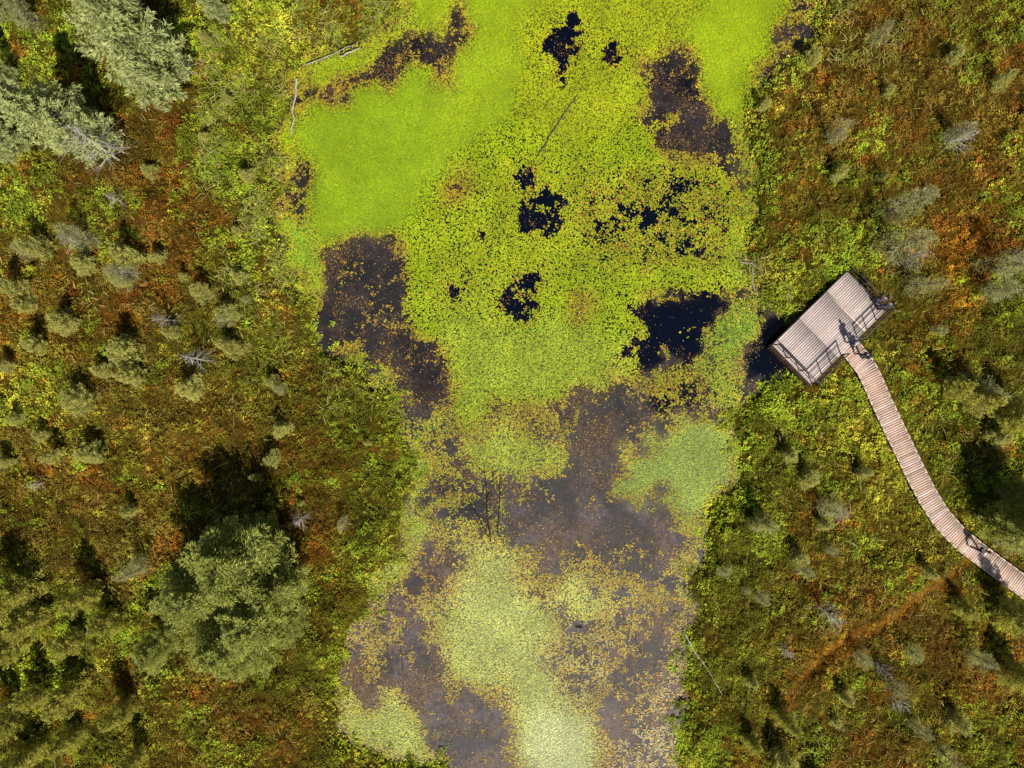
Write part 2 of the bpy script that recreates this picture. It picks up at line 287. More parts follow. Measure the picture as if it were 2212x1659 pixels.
# ---------------------------------------------------------------- water sheet
xs=np.arange(-18,22,.12); ys=np.arange(-37,37,.12)
A,Bb=np.meshgrid(xs,ys); ax,ay=A.ravel(),Bb.ravel()
mudc=np.array([.098,.074,.082]); mudb=np.array([.105,.056,.026]); mudd=np.array([.010,.009,.011])
k=st(fbm(ax,ay,2.6,2,5)*.7+.3*fbm(ax,ay,.6,6,3),3.4)[:,None]; k2=sstep(.42,.60,fbm(ax,ay,1.7,7,6))[:,None]
south=sstep(800,1250,829.5-ay*S)[:,None]
wc=mudc*(.34+.58*south)*k+mudb*(1-k)*(.42+.46*south)
wc=wc*(1-k2*(.90-.20*south))+mudd*k2*(.90-.20*south)
fl=np.clip(smp(film,ax,ay),0,1)[:,None]; wc=wc*(1-fl)+smp(pc,ax,ay)*fl*.80*(.85+.3*st(fbm(ax,ay,.5,5,3),2.4))[:,None]
dk=smp(dark,ax,ay)*(1-fl[:,0])
nx,ny=len(xs),len(ys); idx=np.arange(nx*ny).reshape(ny,nx)
F=np.stack([idx[:-1,:-1],idx[:-1,1:],idx[1:,1:],idx[1:,:-1]],-1).reshape(-1,4)
keep=smp(bl(pond,6),ax,ay)[F[:,0]]>.02; F=F[keep]
ob('water',mk('water',np.stack([ax,ay,np.zeros_like(ax)],-1),F,wc,[M_water],{'dark':dk,'film':fl[:,0]},smooth=True),kind='structure',label='still dark bog pond with muddy shallows',category='water')
# ---------------------------------------------------------------- lily pads
n=int(44*72*260); x=rng.uniform(-20,24,n); y=rng.uniform(-36,36,n)
pp=smp(pond_s,x,y)>.28; x,y=x[pp],y[pp]
d=smp(dens,x,y); nm=.40*st(fbm(x,y,.9,4,4),3.0)+.26*st(vn(x,y,.22,9),1.7)+.34*rng.random(len(x))
kp=nm<d; x,y,d=x[kp],y[kp],d[kp]; n=len(x)
smooth_=np.clip((d-1.02)/.12,0,1)
r=rng.uniform(.028,.062,n)*np.where(d<.9,1.05,1)*(1-.12*smooth_)
col=smp(pc,x,y).astype(float)
u=rng.random(n)
jit=1+(rng.normal(0,1,n)*(.18-.05*smooth_))
ylw=(u<.07+.12*(d<.9)-.03*smooth_); brn=(u>.86)&(d<.9)&(rng.random(n)>d*.8); org=(u>.74)&(u<=.86)&(d<.7); dkg=(u>.55)&(u<.68)&(rng.random(n)>smooth_*.4)
col[ylw]=col[ylw]*.25+np.array([.54,.40,.02])*.75
col[org]=np.array([.38,.17,.03]); col[brn]=np.array([.16,.08,.03]); col[dkg]*=np.array([.60,.75,.8])
fldk=fbm(x,y,1.6,8,3); col*=(.84+.32*st(fldk,2))[:,None]
col*=np.clip(jit,.5,1.5)[:,None]
K=6; an=np.arange(K)*2*math.pi/K; rot=rng.uniform(0,6.28,n)[:,None]; rr_=r[:,None]*(1+.14*rng.normal(size=(n,K)))
rr_[:,0]*=.55
tx,ty=rng.normal(0,.12,(2,n,1))*(1-.3*smooth_)[:,None]; dx=np.cos(an+rot)*rr_; dy=np.sin(an+rot)*rr_
zz=.010+rng.random((n,1))*(.03-.010*smooth_)[:,None]+dx*tx+dy*ty
V=np.stack([x[:,None]+dx,y[:,None]+dy,zz],-1).reshape(-1,3)
ob('lily_pads',mk('lily_pads',V,np.arange(n*K).reshape(n,K),np.repeat(col,K,0),[M_pad]),kind='stuff',label='dense floating carpet of yellow-green lily pads',category='lily pads')
print('pads',n)
n=int(44*72*300); x=rng.uniform(-20,24,n); y=rng.uniform(-36,36,n)
d=smp(dens,x,y); dw=smp(bl(np.clip(dens,0,1),8),x,y); dk_=smp(dark,x,y)
pr=(.10+.80*dw)*(.20+1.6*sstep(.42,.62,fbm(x,y,.9,2,4)))*(1-.80*sstep(.5,1,dk_))*(1.15-1.0*np.clip(d,0,1))
ok=(smp(pond_s,x,y)>.35)&(rng.random(n)<pr*1.1); x,y=x[ok],y[ok]; n=len(x)
r=rng.uniform(.014,.040,n); K=4; an=np.arange(4)*math.pi/2; rot=rng.uniform(0,6.28,n)[:,None]
rr_=r[:,None]*np.array([1.4,.6,1.3,.6])*(1+.2*rng.normal(size=(n,4)))
pal=np.array([(.32,.13,.035),(.44,.29,.06),(.13,.06,.03),(.34,.32,.05),(.025,.018,.018),(.45,.38,.18)])
col=pal[rng.choice(6,n,p=[.27,.14,.23,.07,.24,.05])]*np.clip(rng.normal(1,.2,(n,1)),.5,1.5)
V=np.stack([x[:,None]+np.cos(an+rot)*rr_,y[:,None]+np.sin(an+rot)*rr_,np.repeat(.004+rng.random((n,1))*.006,4,1)],-1).reshape(-1,3)
ob('leaf_litter',mk('leaf_litter',V,np.arange(n*4).reshape(n,4),np.repeat(col,4,0),[M_pad]),kind='stuff',label='rust and yellow leaf litter floating over mud',category='leaf litter')
print('litter',n)
# ---------------------------------------------------------------- heath ground cover
def leaves(cx,cy,cz,rad,hgt,nl,ls,kcol,seed,upb=.35):
    r=np.random.default_rng(seed); n=len(cx)
    a=r.uniform(0,6.28,(n,nl)); q=np.sqrt(r.random((n,nl)))
    hz=r.random((n,nl))
    px=cx[:,None]+np.cos(a)*q*rad[:,None]; py=cy[:,None]+np.sin(a)*q*rad[:,None]
    pz=cz[:,None]+hgt[:,None]*(hz*.5+.5*(1-q*q))
    c=np.stack([px,py,pz],-1).reshape(-1,3)
    d2=r.normal(size=(n*nl,3)); d2[:,2]=np.abs(d2[:,2])*upb; d2/=np.linalg.norm(d2,axis=1,keepdims=True)
    w=np.cross(d2,r.normal(size=(n*nl,3))*[.5,.5,.25]+[0,-.25,1.0]); w/=np.linalg.norm(w,axis=1,keepdims=True)+1e-6
    l=(np.repeat(ls,nl)*r.uniform(.6,1.4,n*nl))[:,None]
    V=np.stack([c-d2*l*.5,c+w*l*.27,c+d2*l*.5,c-w*l*.27],1).reshape(-1,3)
    cc=np.repeat(kcol,nl,0)*np.clip(r.normal(1,.30,n*nl),.35,2.2)[:,None]
    return V,np.repeat(cc,4,0)
dpm=42
n=int(90*74*dpm); x=rng.uniform(-45,45,n); y=rng.uniform(-37,37,n)
inside=(np.abs(x)<36)&(np.abs(y)<28)
ps=smp(pond_w,x,y)
ok=((smp(pond_s,x,y)<.45)|((ps<.90)&(st(fbm(x,y,.7,5,3),2.8)+rng.normal(0,.12,n)>.34+.62*ps)&(smp(dark,x,y)<.9)&(smp(dens,x,y)<1.0)))&(smp(plat,x,y)<.5)&(smp(bwd,x,y)>25)&(inside|(rng.random(n)<.3))
ok&=rng.random(n)<(1-.65*smp(tr,x,y))
ok&=rng.random(n)<.32+.95*sstep(.32,.55,fbm(x,y,.6,11,3))
x,y,ps=x[ok],y[ok],ps[ok]; n=len(x)
w=smp(Wt,x,y)**1.6; g_=-np.log(-np.log(rng.random((n,6))+1e-9)+1e-9)*.5
for j in range(6): g_[:,j]+=(st(fbm(x,y,.55,j*2+1,2),2.4)-.5)*1.9
kk=np.argmax(np.log(w+1e-6)+g_,1)
c=LC[kk]*.68+(w/w.sum(1,keepdims=True))@LC*.32
c*=(.58+.82*st(fbm(x,y,.8,1,3),2.4))[:,None]
c*=(.78+.48*st(fbm(x,y,4,10,3),2.2))[:,None]*1.78
nr=smp(near,x,y)
hh=(.10+.46*st(fbm(x,y,1.0,7,3),2.8)*rng.uniform(.6,1.3,n))*(.3+.7*nr)*(1-.6*smp(tr,x,y))*(1-.6*np.clip(ps*1.5,0,1))
rad=rng.uniform(.10,.22,n); ls=np.where(kk==3,.115,np.where(kk==4,.10,.08))*rng.uniform(.75,1.3,n)
print('clumps',n)
V,C=leaves(x,y,np.maximum(smp(TZ,x,y),.0)-.01,rad,hh,9,ls,c,5)
m=len(V)//4
ob('heath_undergrowth',mk('heath',V,np.arange(m*4).reshape(m,4),C,[M_leaf]),kind='stuff',label='low brown, rust and olive heath shrubs covering the bog',category='undergrowth')
def reeds(n,boxes,name,lab,seed):
    r=np.random.default_rng(seed); P=[]
    for (a,b_,c_,d_,q) in boxes:
        k_=int(n*q); P.append(np.stack([r.uniform(a,c_,k_),r.uniform(b_,d_,k_)],-1))
    P=np.vstack(P); x=(P[:,0]-1106)/S; y=(829.5-P[:,1])/S
    ok=(smp(pond_s,x,y)<.6)&(st(fbm(x,y,1.5,3,3),2.5)+r.normal(0,.15,len(x))>.5)&(smp(bwd,x,y)>30)&(smp(plat,x,y)<.5); x,y=x[ok],y[ok]; n=len(x)
    z=smp(TZ,x,y)+r.uniform(.15,.5,n); an=r.uniform(0,6.28,n)+0; L_=r.uniform(.2,.6,n)
    d=np.stack([np.cos(an),np.sin(an),r.uniform(-.1,.35,n)],-1)*L_[:,None]; s=np.stack([-np.sin(an),np.cos(an),r.normal(0,.3,n)],-1)*r.uniform(.009,.019,n)[:,None]
    p=np.stack([x,y,z],-1); V=np.stack([p-s,p+s,p+d*.6+s+[0,0,.03],p+d*.6-s+[0,0,.03],p+d*.6-s+[0,0,.03],p+d*.6+s+[0,0,.03],p+d+s*.3,p+d-s*.3],1).reshape(-1,3)
    cc=np.where(r.random((n,1))<.5,np.array([[.55,.46,.17]]),np.array([[.34,.42,.05]]))*r.uniform(.5,1.2,(n,1))
    ob(name,mk(name,V,np.arange(n*8).reshape(-1,4),np.repeat(cc,8,0),[M_leaf]),kind='stuff',label=lab,category='reeds')
reeds(9000,[(440,80,620,620,.45),(640,0,860,100,.15),(1700,0,1950,150,.12),(1590,560,1700,680,.10),(560,300,640,640,.1),(150,560,640,760,.06),(700,700,900,900,.05)],'marsh_reeds','pale dry reed blades along the pond margin',3)
reeds(6000,[(0,0,640,1659,.5),(1650,0,2212,1659,.5)],'dry_grass','scattered straw coloured grass blades in the heath',4)
# ---------------------------------------------------------------- trees
def conifer(seed,h,R,nb,tl,ca,cb,clear=.1,droop=.1,shape=.8,dens_=1.0,tw=.32,lr=1.0,wood=(.10,.075,.055),es=.14,sp=.42):
    r=np.random.default_rng(seed); T=B(); segs=8
    off=np.cumsum(r.normal(0,.02*h/6,(segs+1,2)),0); off[0]=0
    zs=np.linspace(0,h,segs+1); rad0=.018*h+.01
    def at_(z):
        return np.array([np.interp(z,zs,off[:,0]),np.interp(z,zs,off[:,1]),z])
    for i in range(segs): T.tube(at_(zs[i]),at_(zs[i+1]),rad0*(1-.93*i/segs),rad0*(1-.93*(i+1)/segs),7,wood)
    V=[];C=[]
    asym=r.uniform(.65,1.3,8)
    for i in range(nb):
        t=clear+(1-clear)*((i+.5)/nb)**1.0; z=t*h*.985
        a=i*2.39996+r.normal(0,.4)
        prof=(1-(t-clear)/(1-clear))**shape
        prof*=min(1,.55+2.5*(t-clear))
        Lb=(R*prof*r.uniform(.4,1.15)+.06*h/3)*asym[int(a/(2*math.pi)*8)%8]
        el=r.normal(.15,es)+.75*max(0,t-.6)-droop*(1-t)*2
        p0=at_(z); dd=np.array([math.cos(a)*math.cos(el),math.sin(a)*math.cos(el),math.sin(el)])
        pm=p0+dd*Lb*.5; p1=p0+dd*Lb+np.array([0,0,.10*Lb])
        rb=max(.004,.009*Lb)
        T.tube(p0,pm,rb*1.6,rb,4,wood); T.tube(pm,p1,rb,rb*.4,4,wood)
        k=max(5,int(Lb/tl*5.5*dens_)); s=r.uniform(.12,1.03,k)**.8
        base=p0[None]+(p1-p0)[None]*s[:,None]
        sd=r.choice([-1,1],k)*r.uniform(.3,1.45,k); ca_,sa_=np.cos(a+sd),np.sin(a+sd)
        ud=r.normal(.12,.34,k)
        td=np.stack([ca_,sa_,ud],-1); td/=np.linalg.norm(td,axis=1,keepdims=True)
        sl=tl*r.uniform(.6,1.4,k)*lr
        side_off=np.minimum(sp*Lb*(1.15-s)*r.random(k),.6*Lb)[:,None]
        c=base+td*side_off+np.stack([np.zeros(k),np.zeros(k),r.normal(0,.05*Lb+.02,k)],-1)
        w=np.cross(td,r.normal(size=(k,3))*.45+[0,0,1]); w/=np.linalg.norm(w,axis=1,keepdims=True)
        q=sl[:,None]
        V.append(np.stack([c-td*q*.3,c+td*q*.25+w*q*tw*.5,c+td*q*.8,c+td*q*.25-w*q*tw*.5],1).reshape(-1,3))
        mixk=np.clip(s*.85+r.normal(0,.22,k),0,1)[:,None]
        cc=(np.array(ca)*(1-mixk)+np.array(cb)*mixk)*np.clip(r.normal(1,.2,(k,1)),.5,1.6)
        C.append(np.repeat(cc,4,0))
    V=np.vstack(V);C=np.vstack(C); m=len(V)//4
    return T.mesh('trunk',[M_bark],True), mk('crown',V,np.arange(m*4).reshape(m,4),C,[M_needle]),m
def dead(seed,h,R,nb,col=(.44,.41,.36)):
    r=np.random.default_rng(seed); T=B()
    T.tube((0,0,0),(0.02*h,0,h*.5),.012*h+.008,.008*h+.006,6,col); T.tube((.02*h,0,h*.5),(0,.02*h,h),.008*h+.006,.004,6,col)
    for i in range(nb):
        t=.12+.85*(i+.5)/nb; a=i*2.4+r.normal(0,.4); Lb=R*(1.1-t)*r.uniform(.6,1.2); el=r.normal(.25,.25)
        p=np.array([0.02*h*min(t,.5)*2,0,t*h]); d=np.array([math.cos(a),math.sin(a),math.tan(el)])
        e=p+d*Lb*.55; T.tube(p,e,.006+.004*Lb,.006,4,col)
        for j in range(6):
            d2=d+r.normal(0,.45,3); s_=p+(e-p)*r.uniform(.4,1); T.tube(s_,s_+d2*Lb*.45,.006,.003,4,col)
    return T.mesh('trunk',[M_bark]),None,0
KIND={}
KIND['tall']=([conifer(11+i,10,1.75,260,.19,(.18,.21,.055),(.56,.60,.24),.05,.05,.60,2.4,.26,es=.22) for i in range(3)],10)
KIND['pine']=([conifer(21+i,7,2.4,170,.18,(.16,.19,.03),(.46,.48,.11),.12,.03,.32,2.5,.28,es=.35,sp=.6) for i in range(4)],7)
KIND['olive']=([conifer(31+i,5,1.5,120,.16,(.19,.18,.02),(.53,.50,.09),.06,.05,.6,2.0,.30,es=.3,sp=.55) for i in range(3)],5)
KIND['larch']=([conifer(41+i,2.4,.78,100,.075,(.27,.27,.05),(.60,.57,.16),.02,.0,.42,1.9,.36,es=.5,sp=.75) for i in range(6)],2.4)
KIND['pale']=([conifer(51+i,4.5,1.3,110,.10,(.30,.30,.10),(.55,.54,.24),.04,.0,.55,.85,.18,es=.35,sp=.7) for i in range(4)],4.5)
KIND['dead']=([dead(61+i,2.6,1.0,30) for i in range(3)],2.6)
INFO={'tall':('pine_tree','tall grey-green conifer standing on the bog','tree','tall conifers at the bog edge'),
'pine':('pine_tree','bushy green pine rising from the heath','tree','bushy pines in the heath'),
'olive':('spruce_tree','olive green spruce among rusty heath','tree','olive spruces in the heath'),
'larch':('larch_sapling','small yellow-green larch in low heath','tree','young larches scattered on the bog'),
'pale':('larch_tree','thin pale green larch in brown heath','tree','sparse pale larches on the bog'),
'dead':('dead_tree','bare silver-grey dead sapling in the heath','dead tree','bare dead saplings on the bog')}
tcount=0
def tree(kind,px,py,h,wid=1.0,frac=.45):
    global tcount
    z=h*frac; bx,by=W(px,py,z)
    g0=smp(TZ,np.array([bx]),np.array([by]))[0]; g0=max(g0,.05)
    vs,h0=KIND[kind]; v=vs[tcount%len(vs)]; tcount+=1
    nm,lab,cat,grp=INFO[kind]
    e=ob(nm,None,None,label=lab,category=cat,group=grp); e.empty_display_size=.3
    e.location=(bx,by,g0-.08); s=h/h0; e.scale=(s*wid*rng.uniform(.8,1.2),s*wid*rng.uniform(.8,1.2),s); e.rotation_euler=(rng.normal(0,.05),rng.normal(0,.05),rng.uniform(0,6.28))
    ob('trunk',v[0],e)
    if v[1]: ob('crown',v[1],e)
T=tree
for a in [(285,125,10.5,1.2),(135,250,9.5,1.15),(0,160,5,.8),(465,15,4.5,.9),(20,15,5.5,.8),(-30,300,7,1)]: T('tall',*a)
for a in [(530,1215,7,1.0),(455,1280,6.8,1.0),(575,1320,6.8,1.0),(490,1370,6.5,1.0),(610,1260,5.5,.95),(350,1378,4,.85),(530,1395,5,.95),(435,1210,5,.9),(575,1165,4.5,.9),(630,1350,4,.9),(2205,1130,6,1.0),(2200,1060,4,.9)]: T('pine',*a)
for a in [(25,1285,4.8,1),(70,1345,3.6,1),(195,1290,4.2,.9),(165,1385,3,.95),(240,1345,3,.9),(20,1400,3.6,1),(150,1495,3.8,1),(85,1500,3,1),(20,1560,4.2,1),(265,1535,3.6,.8),(45,1640,3.6,1),(150,1600,3,.9),(300,1640,3,.9),(1700,1560,3.0,.9),(2110,860,3.6,1.1),(2190,900,4,1),(2195,1330,4,1),(2190,1450,3.4,1),(2060,840,3,1),(2080,1310,2.4,1),(1620,1600,2,1)]: T('olive',*a)
LAR=[(90,540,2.8),(185,575,2),(275,555,3),(265,610,1.8),(445,635,2.2),(380,720,1.9),(275,760,2.8),(290,810,2.5),(415,830,2.8),(515,750,2.4),(500,680,1.8),(180,865,2.6),(85,745,2.2),(125,980,2.2),(90,940,1.6),(40,625,2.6),(60,660,1.6),(155,700,2.2),(400,600,1.4),(290,1100,1.8),(520,600,1.4),(15,1000,2.0),(40,905,1.6),(230,800,1.5),(560,1030,1.5),(1650,230,1.5),(1750,130,1.6),(1800,380,1.6),(2150,180,2),(2050,130,1.4),(1780,1130,1.8),(1855,1020,1.6),(1640,1130,2.0),(1720,1200,1.6),(2000,1230,1.5),(1700,980,1.4),(1620,1470,1.6),(1820,1500,1.8),(1690,1640,2.2),(2060,1560,2.0),(350,560,1.3),(330,370,1.4),(450,300,1.4),(500,220,1.4),(20,790,1.6)]
for a in LAR: T('larch',a[0],a[1],a[2],rng.uniform(.85,1.25))
for a in [(1960,440,5.5,1.0),(1950,530,5.0,1.05),(1990,610,4,1.0),(1800,295,3.2,1.1),(2180,575,4.2,1.1),(2120,845,3.5,1.2),(1790,1105,3,1),(170,510,3.4,1.1),(70,540,3,1.0),(1930,1480,2.6,.9),(1980,1570,2.4,.9),(2070,290,3.0,1.1),(1900,80,2.6,1),(1735,1235,2.4,1),(2050,1640,3,.9),(2150,620,3.5,1),(495,690,2.4,1),(270,590,3.2,1.0),(300,1230,3.6,1),(60,30,4,1),(1645,1130,2.6,1),(2180,1170,3,1),(1640,1290,2.2,1),(1560,1230,1.8,1),(1860,1420,2.2,1),(2110,1420,2.6,1)]: T('pale',*a)
for a in [(250,430,2.2),(365,690,2.8),(432,778,3.2),(90,1045,1.8),(1780,1320,3.2),(2065,300,3.0),(2060,295,2.6),(600,1270,5,.6),(590,1170,4,.6),(650,1120,2.4),(190,300,7,.75),(220,325,5.5,.75),(150,270,8,.6),(1905,1440,2.4),(2200,560,3.0),(1690,1400,2),(270,585,2.8),(395,140,3.5,.7),(1935,1510,2.2),(1810,1105,2.4),(160,520,2.6),(1965,560,4,.7)]: T('dead',a[0],a[1],a[2],a[3] if len(a)>3 else .9)
r2=np.random.default_rng(99); c_=0; pw6=bl(pond,6); pl12=bl(plat,12)
while c_<42:
    px=r2.uniform(-60,2280); py=r2.uniform(-40,1700); x_=(px-1106)/S; y_=(829.5-py)/S
    if smp(pw6,np.array([x_]),np.array([y_]))[0]>.02 or smp(bwd,np.array([x_]),np.array([y_]))[0]<75 or smp(pl12,np.array([x_]),np.array([y_]))[0]>.01: continue
    T('larch' if r2.random()<.55 else 'pale',px,py,r2.uniform(.8,1.9),r2.uniform(.9,1.4)); c_+=1
# ---------------------------------------------------------------- platform
def woodc(r,base,j=.12): 
    k=max(.5,r.normal(1,j)); return np.array(base)*k*np.array([1,r.normal(1,.02),r.normal(1,.03)])
rw=np.random.default_rng(5)
ZD=.95
c0,c1,c2,c3=[W3(p[0],p[1],ZD) for p in PLAT]
Lx=c3-c0; Ls=c1-c0; LL=np.linalg.norm(Lx); LS=np.linalg.norm(Ls); ul=Lx/LL; us=np.array([-ul[1],ul[0],0]); 
if us@Ls<0: us=-us
up=np.array([0,0,1.])
O=c0.copy()
def PP(l,s,z): return O+ul*l+us*s+up*(z-ZD)
pf=ob('viewing_platform',None,label='weathered grey wooden viewing platform beside the pond',category='platform')
D=B(); npk=int(LS/.145); pw=LS/npk
cuts=[0,LL*.28,LL*.64,LL]
for i in range(npk):
    for a,b_ in zip(cuts[:-1],cuts[1:]):
        D.box(PP((a+b_)/2,(i+.5)*pw,ZD-.02+rw.normal(0,.002)),ul*((b_-a)/2-.006),us*(pw/2-.004),up*.02,woodc(rw,(.58,.475,.435),.07))
D.box(PP(cuts[1],LS/2,ZD+.004),ul*.045,us*(LS/2-.02),up*.004,(.72,.60,.46))
ob('deck',D.mesh('deck',[M_wood]),pf)
D=B()
for s_ in (.03,LS-.03): D.box(PP(LL/2,s_,ZD-.16),ul*(LL/2-.004),us*.025,up*.11,(.22,.15,.11))
for l_ in (.03,LL-.03): D.box(PP(l_,LS/2,ZD-.16),ul*.025,us*(LS/2-.06),up*.11,(.22,.15,.11))
for l_ in np.linspace(.6,LL-.6,10): D.box(PP(l_,LS/2,ZD-.15),ul*.03,us*(LS/2-.06),up*.09,(.2,.14,.1))
ob('frame',D.mesh('frame',[M_wood]),pf)
for l_ in (.15,LL/2,LL-.15):
    for s_ in (.15,LS-.15):
        D=B(); D.box(PP(l_,s_,(ZD-.28-.7)/2),ul*.08,us*.08,up*((ZD-.28+.7)/2),(.2,.14,.1)); ob('support_post',D.mesh('support_post',[M_wood]),pf)
D=B(); nsk=22
for i in range(nsk):
    s_=(i+.5)*LS/nsk; wdt=LS/nsk/2-.006
    top=PP(LL+.03,s_,ZD-.08); bot=PP(LL+.03+.14,s_*.98+.04,.06); c_=(top+bot)/2; dv=(top-bot)/2; nn=np.cross(dv,us); nn/=np.linalg.norm(nn)
    D.box(c_,dv,us*wdt,nn*.012,woodc(rw,(.065,.036,.024),.15))
ob('skirt',D.mesh('skirt',[M_wood]),pf,label='reddish brown sloping board skirt')
RC=(.075,.06,.055)
def railing(pa,pb,npost):
    e=ob('railing',None,pf)
    pa=np.array(pa);pb=np.array(pb);d=pb-pa;ln=np.linalg.norm(d);d/=ln;sd=np.cross(d,up)
    for i in range(npost):
        p=pa+d*ln*i/(npost-1); Q=B(); Q.box(p+up*.54,d*.028,sd*.028,up*.54,RC); ob('post',Q.mesh('post',[M_metal]),e)
    Q=B(); m_=(pa+pb)/2
    Q.box(m_+up*1.10,d*(ln/2+.05),sd*.03,up*.02,(.10,.085,.075))
    for h_ in (.25,.70): Q.box(m_+up*h_+sd*.04,d*(ln/2),sd*.012,up*.02,RC)
    ob('rail',Q.mesh('rail',[M_metal]),e)
i_=.06
js=W3(1838,752,ZD)-O; lj=js@ul
railing(PP(i_,i_,ZD),PP(i_,LS-i_,ZD),4)
railing(PP(i_,LS-i_,ZD),PP(lj-.75,LS-i_,ZD),4)
railing(PP(lj+.75,LS-i_,ZD),PP(LL-i_,LS-i_,ZD),4)
railing(PP(LL-i_,LS-i_,ZD),PP(LL-i_,i_,ZD),4)
# ---------------------------------------------------------------- boardwalk
pts=[np.array(W(p[0],p[1],.6)) for p in BW]
pts[0]=PP(lj,LS+.02,ZD)[:2]
P=[pts[0]]
for i in range(len(pts)-1):
    a,b_=pts[i],pts[i+1]; n_=int(np.linalg.norm(b_-a)/.02); P+= [a+(b_-a)*k/n_ for k in range(1,n_+1)]
P=np.array(P)
Ps=P.copy(); kk_=18
for i in range(len(P)): 
    k=min(kk_,i,len(P)-1-i); Ps[i]=P[i-k:i+k+1].mean(0)
P=Ps; sgl=np.r_[0,np.cumsum(np.linalg.norm(np.diff(P,axis=0),axis=1))]; TL=sgl[-1]
def bp_(s): return np.array([np.interp(s,sgl,P[:,0]),np.interp(s,sgl,P[:,1])])
def bz(s): return .62+(ZD-.62)*max(0,1-s/4.0)
bw=ob('boardwalk',None,label='narrow pinkish plank boardwalk crossing the heath',category='boardwalk')
D=B(); E=B(); s=.08; pit=.152
while s<TL-.1:
    p=bp_(s); t=bp_(min(s+.05,TL))-bp_(max(s-.05,0)); t/=np.linalg.norm(t); n_=np.array([-t[1],t[0]]); hw=.67+rw.normal(0,.012)
    ang=rw.normal(0,.008); t2=np.array([t[0]-ang*t[1],t[1]+ang*t[0]]);n2=np.array([-t2[1],t2[0]])
    base=(.62,.44,.35) if rw.random()<.75 else ((.66,.53,.45) if rw.random()<.7 else (.48,.31,.23))
    D.box((*p,bz(s)-.02+rw.normal(0,.002)),(*(t2*(pit/2-.0055)),0),(*(n2*hw),0),(0,0,.02),woodc(rw,base,.07)); s+=pit
ob('deck',D.mesh('deck',[M_wood]),bw)
for sd in (-1,1):
    E=B(); K_=B(); s=.1
    while s<TL-.5:
        e_=min(s+.5,TL-.02); a,b_=bp_(s),bp_(e_); t=b_-a; l_=np.linalg.norm(t); t/=l_; n_=np.array([-t[1],t[0]])*sd; c_=(a+b_)/2; zc=(bz(s)+bz(e_))/2
        dz=(bz(e_)-bz(s))/2
        K_.box((*(c_+n_*.645),zc+.025),(*(t*(l_/2+.004)),dz),(*(n_*.03),0),(0,0,.024),woodc(rw,(.68,.55,.46),.04))
        E.box((*(c_+n_*.5),zc-.13),(*(t*(l_/2+.004)),dz),(*(n_*.03),0),(0,0,.085),(.2,.14,.1)); s=e_
    ob('edge_kerb',K_.mesh('edge_kerb',[M_wood]),bw); ob('stringer',E.mesh('stringer',[M_wood]),bw)
s=.6
while s<TL:
    p=bp_(s);t=bp_(min(s+.05,TL))-bp_(max(s-.05,0)); t/=np.linalg.norm(t); n_=np.array([-t[1],t[0]])
    for sd in(-1,1):
        D=B(); q=p+n_*.40*sd; D.box((*q,(bz(s)-.06)/2-.1),(*(t*.05),0),(*(n_*.05),0),(0,0,(bz(s)-.06)/2+.1),(.2,.14,.1)); ob('support_post',D.mesh('support_post',[M_wood]),bw)
    s+=2.4
# ---------------------------------------------------------------- logs
def log(pts_,r0,r1,col,lab,z=.06,stubs=4,name='fallen_log',sl_=.45):
    r=np.random.default_rng(int(pts_[0][0])); Q=B(); n_=7; pa=W3(*pts_[0],z); pb=W3(*pts_[1],z+.03)
    d=pb-pa; pr=[pa+d*i/n_+np.array([*r.normal(0,.04,2),0])*(0<i<n_) for i in range(n_+1)]
    for i in range(n_): Q.tube(pr[i],pr[i+1],r0+(r1-r0)*i/n_,r0+(r1-r0)*(i+1)/n_,7,col)
    dn=d/np.linalg.norm(d)
    for i in range(stubs):
        q=pr[r.integers(1,n_)]; a=math.atan2(dn[1],dn[0])+r.choice([-1,1])*r.uniform(.4,1.2); Q.tube(q,q+np.array([math.cos(a),math.sin(a),.05])*r.uniform(.3,1)*sl_,r1*.8,r1*.35,4,col)
    ob(name,Q.mesh(name,[M_bark]),label=lab,category='log')
GR=(.42,.38,.33)
log([(641,170),(628,292)],.065,.025,GR,'straight grey dead log lying along the pond bank',.30)
log([(1163,332),(1248,205)],.055,.025,(.16,.14,.10),'brown dead log floating among lily pads',.05,5)
log([(660,140),(765,98)],.04,.02,GR,'pale fallen branch over reeds',.30)
log([(735,122),(778,103)],.045,.03,(.55,.5,.42),'short pale broken log on reeds',.32,2)
log([(400,130),(408,152)],.06,.04,GR,'short pale broken log in heath',.5,2)
DKB=(.035,.045,.035); SL='sunken dark branch tangle in muddy shallows'
log([(1060,1170),(1045,1000)],.05,.015,DKB,SL,.012,14,sl_=1.1)
log([(1075,1150),(1080,1010)],.04,.012,DKB,SL,.012,12,sl_=1.0)
log([(1055,1160),(1005,1060)],.04,.012,DKB,SL,.012,12,sl_=.9)
log([(895,1108),(965,1135)],.03,.012,(.05,.04,.035),SL,.01,5)
log([(1390,1420),(1330,1300)],.022,.008,(.05,.045,.04),SL,.005,10,sl_=.8)
log([(870,1450),(860,1340)],.022,.008,(.05,.045,.04),SL,.005,10,sl_=.8)
log([(950,900),(945,990)],.022,.008,(.05,.045,.04),SL,.005,8,sl_=.6)
log([(1625,580),(1628,632)],.03,.015,GR,'thin dead pole standing in pond-edge reeds',.5,2)
log([(1598,565),(1640,575)],.03,.015,GR,'thin pale fallen twig in pond-edge reeds',.5,2)
log([(1480,1370),(1560,1500)],.025,.012,(.5,.5,.42),'long thin pale fallen branch at bank',.4,6)
log([(95,245),(270,330)],.055,.02,(.48,.45,.41),'bare grey fallen tree lying on the heath',1.2,14,sl_=1.3)
